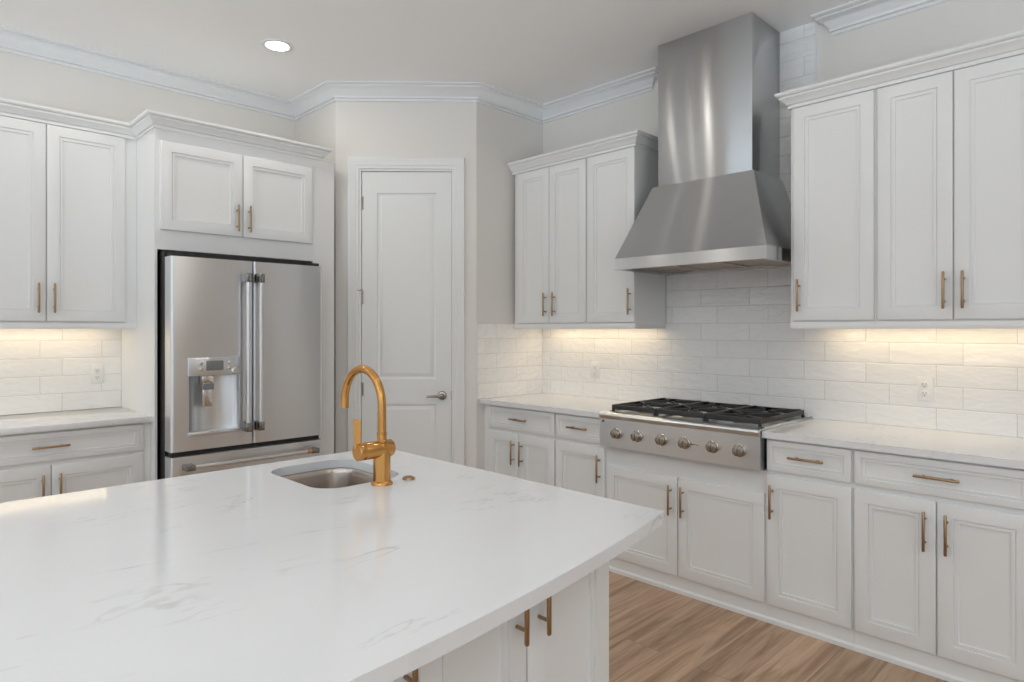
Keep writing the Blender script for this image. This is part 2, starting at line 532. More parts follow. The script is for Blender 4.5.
pd = thing('door_1', None, None, (PX, PY, 0), DA); struct(pd)
lf = MB()
leaf_with_panels(lf, S0 + .004, S1 - .004, 0.01, DTOP - .004, 0.012, 0.036,
                 [(S0 + .108, S1 - .108, 1.055, 2.335), (S0 + .108, S1 - .108, 0.20, 0.882)],
                 [(.002, .007), (.010, .011), (.018, .012), (.019, .009), (.036, .003), (.037, .001)])
struct(lf.build('door_leaf', M_DOOR, pd))
cs = MB()
CAS = [(0, .012), (.004, .012), (.008, .004), (.012, -.010), (.030, -.012), (.034, -.016), (.060, -.017), (.068, -.022), (.083, -.022), (.088, -.016), (.088, .012)]
# casing: two legs and a head, mitred, as a sweep in the wall plane
A0 = S0 - .002; A1 = S1 + .002; T0 = DTOP + .002
ring = []
for (o, y) in CAS:
    ring.append([(A0 - o, y, 0), (A0 - o, y, T0 + o), (A1 + o, y, T0 + o), (A1 + o, y, 0)])
m_ = len(CAS)
V = [p for r in ring for p in r]; F = []
for i in range(m_):
    j = (i + 1) % m_
    for k in range(3):
        F.append((i * 4 + k, i * 4 + k + 1, j * 4 + k + 1, j * 4 + k))
F.append(tuple(i * 4 for i in range(m_))); F.append(tuple(i * 4 + 3 for i in range(m_)))
cs.add(V, F)
struct(cs.build('door_casing', M_DOOR, pd))
jm = MB()
jm.box(S0 - .02, S0 + .001, .0, .1, 0, DTOP + .02); jm.box(S1 - .001, S1 + .02, .0, .1, 0, DTOP + .02); jm.box(S0, S1, .0, .1, DTOP - .001, DTOP + .02)
jm.box(S0, S0 + .012, .05, .07, 0, DTOP); jm.box(S1 - .012, S1, .05, .07, 0, DTOP); jm.box(S0, S1, .05, .07, DTOP - .012, DTOP)
struct(jm.build('door_jamb', M_DOOR, pd))
for z in (2.265, 1.615, 0.985):
    h = MB(); h.tube([(S0 + .002, .006, z - .045), (S0 + .002, .006, z + .045)], .0065, 10)
    h.box(S0 - .003, S0 + .016, .0105, .0125, z - .044, z + .044)
    if abs(z - 1.615) < .01:   # the little stop on the middle hinge pin
        h.tube([(S0 + .002, .004, z + .047), (S0 - .025, -.012, z + .05)], .003, 8); h.tube([(S0 + .002, .006, z + .045), (S0 + .002, .006, z + .055)], .008, 10)
    struct(h.build('hinge', M_NICKEL, pd))
lv = MB()
lx = S1 - .066; lz = .940
lv.lathe([(.031, .012), (.031, .004), (.027, -.003), (.014, -.006), (.011, -.012), (.011, -.045), (.0, -.046)], (lx, 0, lz), (0, 1, 0), 24)
lv.tube([(lx, -.042, lz), (lx - .03, -.046, lz), (lx - .075, -.043, lz - .002), (lx - .108, -.038, lz - .003)], [.010, .009, .0075, .006], 10)
struct(tag(lv.build('door_handle', M_NICKEL, pd), 'satin nickel lever handle'))
lt = MB().box(S1 - .006, S1 + .001, .010, .014, lz - .03, lz + .03)
struct(lt.build('latch_plate', M_NICKEL, pd))

# ------------------------------------------------------------------ cabinets
ROT_B = -pi / 2          # local x runs to the viewer's right along the cooktop wall, local y into the wall
SHAKER = [(0, .003), (.002, .0008), (.004, 0), (.055, 0), (.0555, .0065), (.0595, .0075), (.0605, .0045), (.0665, .0035), (.0725, .0055), (.073, .0110), (.079, .0115)]
SLIM = [(0, .003), (.002, .0008), (.004, 0), (.027, 0), (.0275, .0065), (.0310, .0075), (.0320, .0045), (.0370, .0035), (.0420, .0055), (.0425, .0105), (.046, .011)]


def pull_mesh(length, vertical, post=.096, r=.0058):
    mb = MB(); h = length / 2; q = post / 2; y = -.032
    ax = (lambda t: (0, y, t)) if vertical else (lambda t: (t, y, 0))
    ax0 = (lambda t: (0, 0, t)) if vertical else (lambda t: (t, 0, 0))
    mb.tube([ax(-h), ax(-h + .003), ax(0), ax(h - .003), ax(h)], [r * .7, r, r, r, r * .7], 12)
    for s in (-q, q):
        mb.tube([ax0(s), ax(s)], .0045, 10); 
    return mb


PULL_V = pull_mesh(.160, True); PULL_H = pull_mesh(.160, False)


def add_pull(door, x, y, z, vertical=True):
    o = (PULL_V if vertical else PULL_H)
    mb = MB(); mb.add(o.v, o.f); mb.s = list(o.s)
    return mb.build('handle', M_BRONZE, door, loc=(x, y, z))


def door(cab, x0, x1, z0, z1, hx=None, hz=None, y=0.0, prof=SHAKER, name='door', vertical=True):
    d = MB().panel(x0, x1, z0, z1, .02, prof, y).build(name, M_CAB, cab)
    if hx is not None:
        add_pull(d, hx, y - .020 + (.0 if vertical else .0085 if prof is SLIM else 0), hz, vertical)
    return d


def shoe(cab, w, left=False, right=False):
    path = [(w, 0)] if False else []
    mb = MB().sweep([(0, .0), (.011, 0), (.011, .018), (.006, .024), (0, .026)], [(0, 0), (w, 0)])
    return mb.build('base_molding', M_CAB, cab)


def base_cab(name, label, y0, y1, drawer, doors, group, wall='B', door_top=.706, depth=.595, left_stile=0.0):
    """y0..y1 extents along the wall (viewer's left to right)"""
    if wall == 'B':
        t = thing(name, label, 'cabinet', (-.60, y0, 0), ROT_B, group); w = y0 - y1; L = lambda v: y0 - v
    else:
        t = thing(name, label, 'cabinet', (y0, -.60, 0), 0, group); w = y1 - y0; L = lambda v: v - y0
    zt = .884 if drawer is not None else .72
    c = MB().box(0, w, 0, depth, 0, zt)
    c.build('body', M_CAB, t)
    shoe(t, w)
    if drawer:
        a, b = L(drawer[0]), L(drawer[1])
        door(t, a, b, .728, .872, (a + b) / 2, .803, prof=SLIM, name='drawer', vertical=False)
    for (da, db, hx) in doors:
        door(t, L(da), L(db), .092, door_top, L(hx), door_top - .12)
    return t


GB = 'base cabinets along the cooktop wall'
base_cab('base_cabinet', 'white base cabinet with drawer over two doors, nearest the pantry wall', -1.247, -1.917, (-1.312, -1.910), [(-1.312, -1.592, -1.560), (-1.598, -1.910, -1.636)], GB)
base_cab('base_cabinet', 'narrow white base cabinet with drawer and door, just left of the cooktop', -1.918, -2.302, (-1.924, -2.297), [(-1.924, -2.300, -2.270)], GB)
base_cab('base_cabinet', 'white two-door base cabinet directly beneath the steel cooktop, without drawers', -2.303, -3.256, None, [(-2.318, -2.778, -2.745), (-2.786, -3.249, -2.819)], GB, door_top=.614)
base_cab('base_cabinet', 'narrow white base cabinet with drawer and door, just right of the cooktop', -3.257, -3.643, (-3.263, -3.637), [(-3.263, -3.637, -3.291)], GB)
base_cab('base_cabinet', 'wide white base cabinet with drawer over two doors, at the far right', -3.644, -4.275, (-3.650, -4.268), [(-3.650, -3.953, -3.918), (-3.959, -4.268, -3.993)], GB)
base_cab('base_cabinet', 'white base cabinet with drawer over two doors, left of the refrigerator', -3.43, -2.533, (-3.424, -2.574), [(-3.424, -2.999, -3.034), (-2.993, -2.574, -2.961)], 'cabinets on the refrigerator wall', wall='A')


def wall_cab(name, label, y0, y1, doors, group, wall='B', rail_path=None):
    if wall == 'B':
        t = thing(name, label, 'cabinet', (-.335, y0, 1.40), ROT_B, group); w = y0 - y1; L = lambda v: y0 - v
    else:
        t = thing(name, label, 'cabinet', (y0, -.335, 1.40), 0, group); w = y1 - y0; L = lambda v: v - y0
    MB().box(0, w, 0, .333, .032, 1.13).build('body', M_CAB, t)
    prof = [(0.0, 0), (.010, 0), (.012, .004), (.012, .028), (.008, .034), (0, .035), (-.016, .035), (-.016, 0)]
    path = {'front': [(0, 0), (w, 0)], 'right': [(0, 0), (w - .012, 0), (w - .012, .33)], 'left': [(.012, .33), (.012, 0), (w, 0)]}[rail_path or 'front']
    MB().sweep(prof, path).build('light_rail', M_CAB, t)
    for (da, db, hx) in doors:
        door(t, L(da), L(db), .040, 1.103, L(hx), .165)
    return t


GU = 'wall cabinets beside the hood'
wall_cab('wall_cabinet', 'white two-door wall cabinet nearest the pantry, left of the hood', -1.285, -1.952, [(-1.332, -1.626, -1.604), (-1.631, -1.946, -1.686)], GU)
wall_cab('wall_cabinet', 'white single-door wall cabinet touching the left side of the hood', -1.953, -2.326, [(-1.960, -2.325, -2.300)], GU, rail_path='right')
wall_cab('wall_cabinet', 'white single-door wall cabinet touching the right side of the hood', -3.262, -3.656, [(-3.280, -3.648, -3.312)], GU, rail_path='left')
wall_cab('wall_cabinet', 'white two-door wall cabinet at the far right above the outlet', -3.657, -4.275, [(-3.664, -3.957, -3.929), (-3.963, -4.268, -3.998)], GU)
wall_cab('wall_cabinet', 'white two-door wall cabinet at the left edge, left of the refrigerator', -3.36, -2.533, [(-3.352, -2.977, -3.012), (-2.971, -2.597, -2.941)], 'cabinets on the refrigerator wall', wall='A')

# crown moulding on top of the cabinets
K0 = 2.508
KP = [(0, K0), (.008, K0), (.008, K0 + .012), (.003, K0 + .014), (.003, K0 + .018), (.014, K0 + .020), (.020, K0 + .030), (.032, K0 + .040), (.042, K0 + .046),
      (.042, K0 + .052), (.037, K0 + .054), (.037, K0 + .057), (.050, K0 + .059), (.056, K0 + .066), (.056, K0 + .076), (0, K0 + .076)]
GK = 'crown moldings on the cabinets'
tag(MB().sweep(KP, [(-.345, -1.272), (-.345, -2.327), (-.0098, -2.327)]).build('cabinet_crown_molding', M_CAB),
    'white crown molding on top of wall cabinets left of the hood', 'molding', GK)
tag(MB().sweep(KP, [(-.0098, -3.261), (-.345, -3.261), (-.345, -4.277)]).build('cabinet_crown_molding', M_CAB),
    'white crown molding on top of wall cabinets right of the hood', 'molding', GK)
FY = -.67
tag(MB().sweep(KP, [(-3.362, -.345), (-2.533, -.345), (-2.533, FY - .006), (-1.53, FY - .006), (-1.53, FY + .03)]).build('cabinet_crown_molding', M_CAB),
    'white crown molding stepping forward over the refrigerator cabinet', 'molding', GK)

# cabinet surround of the refrigerator
fs = thing('refrigerator_cabinet', 'white two-door cabinet above the refrigerator with tall side panels', 'cabinet', (-2.532, FY, 0), 0, None)
W = 2.532 - 1.435
OR = 2.532 - 1.588                # right side of the opening
MB().box(0, .013, 0, .668, 0, 2.507).build('side_panel', M_CAB, fs)
MB().box(OR, W, 0, .02, 0, 2.507).box(OR, OR + .02, .02, .668, 0, 2.507).build('side_panel', M_CAB, fs)
MB().box(.013, OR, 0, .668, 1.841, 2.507).build('body', M_CAB, fs)
door(fs, 2.532 - 2.505, 2.532 - 2.054, 1.952, 2.444, 2.532 - 2.089, 2.058)
door(fs, 2.532 - 2.048, 2.532 - 1.600, 1.952, 2.444, 2.532 - 2.018, 2.058)

# ------------------------------------------------------------------ refrigerator
fx0, fx1, fy = -2.505, -1.617, -.85
fr = thing('refrigerator', 'stainless steel french door refrigerator with water dispenser in left door', 'refrigerator', ((fx0 + fx1) / 2, fy, 0))
hw = (fx1 - fx0) / 2
MB().box(-hw + .002, hw - .014, .105, .82, .02, 1.785).box(-hw + .002, hw - .014, .112, .60, 1.785, 1.83).build('case', M_DARK, fr)  # upper box: dark filler standing in for shade in the gap above
for s in (-1, 1):
    MB().tube([(s * .36, .14, 0), (s * .36, .14, .025)], .025, 12).build('foot', M_GASKET, fr)
    MB().tube([(s * .36, .74, 0), (s * .36, .74, .025)], .025, 12).build('foot', M_GASKET, fr)


def steel_door(x0, x1, z0, z1, thick=.095, r=.016):
    """front with softly rounded vertical edges; origin at the fridge root"""
    prof = [(x0, thick)]
    for k in range(7):
        a = pi / 2 * k / 6; prof.append((x0 + r - r * cos(a), r - r * sin(a)))
    for k in range(7):
        a = pi / 2 * k / 6; prof.append((x1 - r + r * sin(a), r - r * cos(a)))
    prof.append((x1, thick))
    mb = MB(); n = len(prof)
    V = [(p[0], p[1], z0) for p in prof] + [(p[0], p[1], z1) for p in prof]
    for k in range(n - 1):
        sm = not (k in (0, 7, n - 2))
        mb.add(V, [], False)
        mb.f.append((len(mb.v) - 2 * n + k, len(mb.v) - 2 * n + k + 1, len(mb.v) - n + k + 1, len(mb.v) - n + k)); mb.s.append(sm)
    mb.add(V, [tuple(range(n - 1, -1, -1)), tuple(range(n, 2 * n)), (0, n, 2 * n - 1, n - 1)])
    return mb


# left door has a real recess for the dispenser
cxm = (fx0 + fx1) / 2
da, db, dz0, dz1 = -2.413 - cxm, -2.143 - cxm, .830, 1.140
lft = MB()
xL0, xL1, zD0, zD1 = -hw, -.003, .733, 1.792
r = .016
prof = [(xL0, .095)] + [(xL0 + r - r * cos(pi / 2 * k / 6), r - r * sin(pi / 2 * k / 6)) for k in range(7)]
n = len(prof)
V = [(p[0], p[1], zD0) for p in prof] + [(p[0], p[1], zD1) for p in prof]
lft.add(V, [(0, 1, n + 1, n)]); lft.add(V, [(k, k + 1, n + k + 1, n + k) for k in range(1, n - 1)], True)
xs = [xL0 + r, da, db, xL1]; zs = [zD0, dz0, dz1, zD1]
for i in range(3):
    for j in range(3):
        if (i, j) != (1, 1):
            lft.add([(xs[i], 0, zs[j]), (xs[i + 1], 0, zs[j]), (xs[i + 1], 0, zs[j + 1]), (xs[i], 0, zs[j + 1])], [(0, 1, 2, 3)])
lft.add([(xL1, 0, zD0), (xL1, .095, zD0), (xL1, .095, zD1), (xL1, 0, zD1)], [(0, 1, 2, 3)])
lft.add([(xL0, .095, zD0), (xL1, .095, zD0), (xL1, .095, zD1), (xL0, .095, zD1)], [(0, 1, 2, 3)])
for z in (zD0, zD1):
    lft.add([(p[0], p[1], z) for p in prof] + [(xL1, 0, z), (xL1, .095, z)], [tuple(range(n + 2))])
# curved recess walls (a half-round niche)
N = 14; dep = .062
arc = [(da + (db - da) * k / N, dep * math.sqrt(max(0, 1 - (2 * k / N - 1) ** 2))) for k in range(N + 1)]
V = [(a, y, dz0) for a, y in arc] + [(a, y, dz1) for a, y in arc]
lft.add(V, [(k, k + 1, N + 2 + k, N + 1 + k) for k in range(N)], True)
lft.add([(a, y, dz0) for a, y in arc], [tuple(range(N + 1))]); lft.add([(a, y, dz1) for a, y in arc], [tuple(range(N + 1))])
ld = lft.build('door', M_STEEL, fr, fix=False)
bmx = bmesh.new(); bmx.from_mesh(ld.data); bmesh.ops.recalc_face_normals(bmx, faces=bmx.faces); bmx.to_mesh(ld.data); bmx.free()
rd = steel_door(.003, hw, zD0, zD1).build('door', M_STEEL, fr)
fz = steel_door(-hw, hw, .06, .704).build('freezer_drawer', M_STEEL, fr)
MB().box(-hw + .01, hw - .01, .03, .08, .704, .733).build('gasket', M_GASKET, fr)
MB().box(-hw + .012, -hw + .07, .02, .10, 1.792, 1.812, .004).build('hinge_cover', M_GASKET, fr)
MB().box(hw - .07, hw - .012, .02, .10, 1.792, 1.812, .004).build('hinge_cover', M_GASKET, fr)
# dispenser
pn = MB().box(da - .006, db + .006, -.010, .03, 1.139, 1.240, .004).build('dispenser_panel', M_STEEL, ld)
MB().box(-2.325 - cxm, -2.232 - cxm, -.0125, -.009, 1.168, 1.222, .002).build('display', M_SCREEN, ld)
for (bx, bz) in ((-2.352, 1.210), (-2.352, 1.176), (-2.198, 1.210), (-2.198, 1.178)):
    MB().lathe([(.010, -.009), (.010, -.013), (.006, -.0145), (0, -.0145)], (bx - cxm, 0, bz), (0, 1, 0), 16).build('button', M_CHROME, ld)
MB().lathe([(.021, -.009), (.021, -.014), (.016, -.019), (.0, -.019)], (-2.166 - cxm, 0, 1.160), (0, 1, 0), 20).build('button', M_STEEL, ld)
MB().box(da - .006, db + .006, -.012, .05, .812, .832, .004).build('drip_tray', M_STEEL, ld)
pm = MB().box(-2.342 - cxm, -2.277 - cxm, .004, .05, 1.10, 1.139, .004).box(-2.337 - cxm, -2.282 - cxm, .010, .03, .965, 1.10, .006)
pad = pm.build('paddle', M_CHROME, ld)
MB().box(-2.339 - cxm, -2.280 - cxm, .000, .006, 1.060, 1.096, .002).build('paddle_window', M_SCREEN, pad)


def appliance_handle(parent, p0, p1, r=.0125, off=.055, accent=None):
    """tube between two square end brackets, standing off from the door front (y=0)"""
    p0 = Vector(p0); p1 = Vector(p1); d = (p1 - p0).normalized()
    o = MB().tube([p0 + Vector((0, -off, 0)), p1 + Vector((0, -off, 0))], r, 16).build('handle', M_STEEL, parent)
    for p, s in ((p0, 1), (p1, -1)):
        q = p + d * s * .022
        e = MB()
        if abs(d.z) > .5: e.box(q.x - r - .004, q.x + r + .004, -off - r - .003, .001, q.z - .026, q.z + .026, .003)
        else: e.box(q.x - .024, q.x + .024, -off - r - .003, .001, q.z - r - .003, q.z + r + .003, .003)
        e.build('bracket', M_DARKSTEEL, o)
    if accent:
        a = p1 - d * .075; b = p1 - d * .046
        tag(MB().tube([a + Vector((0, -off, 0)), b + Vector((0, -off, 0))], r + .0012, 16).build('accent_ring', M_COPPER, o), 'copper ring on the handle')
    return o


appliance_handle(ld, (-.0475, 0, .815), (-.0475, 0, 1.715))
appliance_handle(rd, (.0250, 0, .815), (.0250, 0, 1.715))
appliance_handle(fz, (-.385, 0, .650), (.385, 0, .650), accent=True)

# ------------------------------------------------------------------ countertops and tile
ct = MB()
poly = [(-.003, -1.248), (-.645, -1.248), (-.645, -2.299), (-.0185, -2.299), (-.0185, -3.252), (-.645, -3.252), (-.645, -4.285), (-.003, -4.285)]


def slab(outline, z0, z1, holes=(), bev=.0):
    bm = bmesh.new()
    loops = [outline] + list(holes)
    edges = []
    for lp in loops:
        vs = [bm.verts.new((x, y, z1)) for x, y in lp]
        edges += [bm.edges.new((vs[i], vs[(i + 1) % len(vs)])) for i in range(len(vs))]
    bmesh.ops.triangle_fill(bm, use_beauty=True, edges=edges, normal=(0, 0, 1))
    top = list(bm.faces)
    res = bmesh.ops.extrude_face_region(bm, geom=top)
    for g in res['geom']:
        if isinstance(g, bmesh.types.BMVert): g.co.z = z0
    bmesh.ops.recalc_face_normals(bm, faces=bm.faces)
    return MB().bm(bm)


tag(slab(poly, .884, .914).build('countertop', M_QUARTZ), 'white quartz countertop along the tiled wall on both sides of the cooktop', 'countertop')
tag(MB().box(-3.44, -2.533, -.645, -.003, .884, .914, .002).build('countertop', M_QUARTZ), 'short white quartz countertop left of the refrigerator under the outlet', 'countertop')


def tile_quads(quads):
    """quads: (corner points, matching uv in metres)"""
    me = bpy.data.meshes.new('tile')
    V = []; F = []; U = []
    for pts, uvs in quads:
        F.append(tuple(range(len(V), len(V) + len(pts)))); V += pts; U += uvs
    me.from_pydata(V, [], F)
    l = me.uv_layers.new(name='UVMap')
    for i, uv in enumerate(U): l.data[i].uv = uv
    me.materials.append(M_TILE)
    return me


def tile_slab(kind, fixed, a, b, z0, z1, th, u_of):
    """tiled board on wall x=0 ('B'), y=0 ('A') or y=QY ('R'); a<b along the wall"""
    q = []
    def P(t, z, off):
        return (fixed - off, t, z) if kind == 'B' else (t, fixed - off, z)
    def UV(t, z): return (u_of(t), z - .914 + 4 * .104)
    def face(pl): q.append(([P(*p) for p in pl], [UV(p[0], p[1]) for p in pl]))
    fr_ = [(a, z0, th), (b, z0, th), (b, z1, th), (a, z1, th)]
    bk = [(a, z0, 0), (b, z0, 0), (b, z1, 0), (a, z1, 0)]
    face(fr_ if kind == 'A' else fr_[::-1]); face(bk[::-1] if kind == 'A' else bk)
    for i in range(4):
        j = (i + 1) % 4
        face([fr_[i], bk[i], bk[j], fr_[j]])
    return q


UB = lambda y: -y - .197
qb = tile_slab('B', -.0005, -4.285, -1.254, .9145, 1.435, .008, UB) + tile_slab('B', -.0005, -3.261, -2.333, 1.435, CEIL - .001, .008, UB)
ob = bpy.data.objects.new('backsplash', tile_quads(qb)); COL.objects.link(ob)
tag(ob, 'glossy rippled white subway tile backsplash on the cooktop wall', 'backsplash')
qa = tile_slab('A', -.0005, -3.43, -2.533, .9145, 1.435, .008, lambda x: -x - 2.95 + .311 * 4)
qr = tile_slab('A', QY - .0005, -.668, -.009, .9145, 1.438, .008, lambda x: -x + .02)
orr = bpy.data.objects.new('backsplash', tile_quads(qr)); COL.objects.link(orr)
tag(orr, 'narrow strip of white subway tile on the short pantry wall at the counter end', 'backsplash')
oa = bpy.data.objects.new('backsplash', tile_quads(qa)); COL.objects.link(oa)
tag(oa, 'glossy white subway tile backsplash between counter and wall cabinet left of the refrigerator', 'backsplash')
for o in (ob, oa, orr):
    bmx = bmesh.new(); bmx.from_mesh(o.data); bmesh.ops.recalc_face_normals(bmx, faces=bmx.faces); bmx.to_mesh(o.data); bmx.free()


def outlet(label, loc, rot):
    t = thing('wall_outlet', label, 'outlet', loc, rot, 'electrical outlets on the backsplash')
    MB().box(-.036, .036, -.006, 0, -.058, .058, .003).build('cover_plate', M_PLASTIC, t)
    for z in (-.022, .022):
        rc = MB().lathe([(.0165, -.004), (.0165, -.008), (.015, -.009), (0, -.009)], (0, 0, z), (0, 1, 0), 20).build('receptacle', M_PLASTIC, t)
        MB().box(-.0075, -.0055, -.0096, -.0085, z - .002, z + .007).box(.0055, .0075, -.0096, -.0085, z - .001, z + .006).tube([(0, -.0085, z - .009), (0, -.0096, z - .009)], .0024, 8).build('slot', M_BLACK, rc)
    MB().lathe([(.003, -.006), (.003, -.0072), (0, -.0072)], (0, 0, 0), (0, 1, 0), 10).build('screw', M_PLASTIC, t)
    return t


outlet('white outlet on the tile right of the cooktop', (-.0085, -3.774, 1.108), ROT_B)
outlet('white outlet on the tile left of the cooktop under the wall cabinets', (-.0085, -1.758, 1.110), ROT_B)
outlet('white outlet on the tile left of the refrigerator', (-2.664, -.0085, 1.126), 0)


def strip_light(label, a, b, wall, power):
    """slim LED bar under a wall cabinet; lens faces down"""
    l = b - a
    if wall == 'B': t = thing('under_cabinet_light', label, 'light', (-.105, -(a + b) / 2, 1.432), ROT_B, 'LED bars under the wall cabinets')
    else: t = thing('under_cabinet_light', label, 'light', ((a + b) / 2, -.105, 1.432), 0, 'LED bars under the wall cabinets')
    MB().box(-l / 2, l / 2, -.014, .014, -.010, 0, .002).build('housing', M_PLASTIC, t)
    MB().box(-l / 2 + .01, l / 2 - .01, -.010, .010, -.013, -.010).build('lens', M_STRIP, t)
    ar = area_light('led_glow', (0, 0, 0), (0, 0, 0), l - .03, .02, power, (1.0, 0.77, 0.47)); ar.parent = t; ar.location = (0, 0, -.016)
    return t


strip_light('white LED bar under the wall cabinets left of the hood', 1.34, 2.29, 'B', 1.25)
strip_light('white LED bar under the wall cabinets right of the hood', 3.32, 4.25, 'B', 1.25)
strip_light('white LED bar under the wall cabinet left of the refrigerator', -3.33, -2.62, 'A', .85)

# ------------------------------------------------------------------ range hood
hd = thing('range_hood', 'tall stainless steel chimney range hood above the cooktop', 'range hood', (0, -2.778, 1.742))
HZ = 1.742
hb = lambda z: z - HZ
y0_, y1_ = .288, -.288            # chimney half width
MB().box(-.350, -.0085, -.287, .287, hb(2.225), hb(CEIL - .001), .0015).build('chimney', M_HOOD, hd)
# canopy: sloped front and sides above a vertical lip
cn = MB()
X0, X1 = -.562, -.0085
YL, YR = .450, -.460
TL, TR = .318, -.300
lip = hb(1.742), hb(1.806)
B0 = [(X0, YL, lip[0]), (X0, YR, lip[0]), (X1, YR, lip[0]), (X1, YL, lip[0])]
B1 = [(X0, YL, lip[1]), (X0, YR, lip[1]), (X1, YR, lip[1]), (X1, YL, lip[1])]
B1b = [(X0 + .006, YL - .004, lip[1] + .004), (X0 + .006, YR + .004, lip[1] + .004), (X1, YR + .004, lip[1] + .004), (X1, YL - .004, lip[1] + .004)]
T1 = [(-.362, TL, hb(2.232)), (-.362, TR, hb(2.232)), (X1, TR, hb(2.232)), (X1, TL, hb(2.232))]
V = B0 + B1 + B1b + T1
F = []
for i in range(3):
    for k in range(4):
        F.append((i * 4 + k, i * 4 + (k + 1) % 4, i * 4 + 4 + (k + 1) % 4, i * 4 + 4 + k))
F.append((12, 13, 14, 15))
# bottom rim 25 mm wide, then the recess
I0 = [(X0 + .028, YL - .028, lip[0]), (X0 + .028, YR + .028, lip[0]), (X1 - .02, YR + .028, lip[0]), (X1 - .02, YL - .028, lip[0])]
I1 = [(p[0], p[1], p[2] + .045) for p in I0]
V += I0 + I1
for k in range(4):
    F.append((k, (k + 1) % 4, 16 + (k + 1) % 4, 16 + k)); F.append((16 + k, 16 + (k + 1) % 4, 20 + (k + 1) % 4, 20 + k))
F.append((20, 21, 22, 23))
cn.add(V, F)
cn.build('canopy', M_HOOD, hd)
for i in range(3):
    a = YL - .036 - i * .277; b = a - .268
    bf = MB(); bf.box(X0 + .036, X1 - .03, b, a, hb(1.770), hb(1.776))
    for k in range(11):
        x = X0 + .045 + k * .043
        bf.box(x, x + .022, b + .01, a - .01, hb(1.756), hb(1.769), .002)
    bf.build('baffle_filter', M_BAFFLE, hd)
for y in (.2, -.2):
    MB().lathe([(.026, hb(1.755)), (.026, hb(1.748)), (.020, hb(1.745)), (0, hb(1.745))], (X0 + .055, y, 0), (0, 0, 1), 18).build('lamp', M_CHROME, hd)

# ------------------------------------------------------------------ cooktop
ck = thing('cooktop', 'stainless steel gas cooktop with six knobs and black grates', 'cooktop', (-.66, -2.776, 0), ROT_B)
# local: x to the right, y into the wall, z up; front of the control panel at y=0
cw = .4725
pf = [(0.0, .728), (0.0, .888), (-.010, .900), (-.013, .909), (-.008, .918), (.004, .923), (.075, .923), (.075, .728)]
cp = MB().prism([(p[0], p[1]) for p in pf], 'x', -cw, cw)
cp.build('control_panel', M_PANEL, ck)
MB().box(-cw, cw, .0755, .640, .908, .920).build('cook_surface', M_STEEL, ck)
MB().box(-cw, -cw + .012, .0755, .640, .920, .927, .002).box(cw - .012, cw, .0755, .640, .920, .927, .002).box(-cw + .012, cw - .012, .622, .640, .920, .930, .002).build('surface_rim', M_STEEL, ck)
MB().box(-.46, .46, .08, .58, .885, .9075).build('burner_box', M_DARK, ck)
for ky in (-2.424, -2.560, -2.716, -2.852, -3.009, -3.148):
    kx = -2.776 - ky
    kz = .812
    bz = MB().lathe([(.032, .002), (.032, -.006), (.027, -.010), (.022, -.010)], (kx, 0, kz), (0, 1, 0), 26).build('knob', M_KNOB, ck)
    MB().lathe([(.0245, -.009), (.0245, -.030), (.022, -.036), (.014, -.038), (0, -.038)], (kx, 0, kz), (0, 1, 0), 26).box(kx - .006, kx + .006, -.044, -.03, kz - .022, kz + .022, .002).build('knob_cap', M_KNOB, bz)
# small maker's strip and round badge on the panel
MB().box(.10, .155, -.0015, .001, .806, .811).build('name_strip', M_NICKEL, ck)
MB().lathe([(.009, .001), (.009, -.002), (0, -.002)], (-cw + .022, 0, .872), (0, 1, 0), 16).build('badge', M_NICKEL, ck)
# burners
for i in range(3):
    for j, yy in enumerate((.205, .47)):
        bx = (i - 1) * .297
        bn = MB().lathe([(.055, .920), (.055, .928), (.047, .931), (.047, .936), (0, .936)], (bx, yy, 0), (0, 0, 1), 24).build('burner', M_BRONZE, ck)
        MB().lathe([(.040, .936), (.042, .940), (.038, .945), (0, .946)], (bx, yy, 0), (0, 0, 1), 24).build('burner_cap', M_IRON, bn)
for i in range(3):
    gx = (i - 1) * .297; h = .1465
    g = MB(); z0, z1 = .936, .961
    ya, yb = .072, .602
    g.box(gx - h, gx + h, ya, ya + .014, z0, z1, .002).box(gx - h, gx + h, yb - .014, yb, z0, z1, .002)
    g.box(gx - h, gx - h + .012, ya + .014, yb - .014, z0, z1, .002).box(gx + h - .012, gx + h, ya + .014, yb - .014, z0, z1, .002)
    g.box(gx - h + .012, gx + h - .012, (ya + yb) / 2 - .006, (ya + yb) / 2 + .006, z0, z1, .002)
    for yy in (.205, .47):
        for a in range(4):
            an = pi / 2 * a + pi / 4
            dx, dy = cos(an), sin(an)
            m0 = .026; m1 = min((h - .006) / max(abs(dx), 1e-3), .128 / max(abs(dy), 1e-3))
            p = [(gx + dx * m0, yy + dy * m0), (gx + dx * m1, yy + dy * m1)]
            nx, ny = -dy * .005, dx * .005
            pl = [(p[0][0] + nx, p[0][1] + ny), (p[1][0] + nx, p[1][1] + ny), (p[1][0] - nx, p[1][1] - ny), (p[0][0] - nx, p[0][1] - ny)]
            g.prism(pl, 'z', z1 - .012, z1 + .003)
    for sx in (-1, 1):
        for yy in (ya + .006, yb - .006):
            g.box(gx + sx * (h - .006) - .006, gx + sx * (h - .006) + .006, yy - .006, yy + .006, .9205, z0)
    g.build('grate', M_IRON, ck)

# ------------------------------------------------------------------ island
IR, IB, IYC, IXC, IHW, BOW = -2.157, -2.332, -3.675, -3.51, 1.353, .165
out = [(IR, IB), (2 * IXC - IR, IB), (2 * IXC - IR, IYC)]
for k in range(1, 41):
    x = (2 * IXC - IR) + (IR - (2 * IXC - IR)) * k / 40
    out.append((x, IYC - BOW * (1 - ((x - IXC) / IHW) ** 2)))


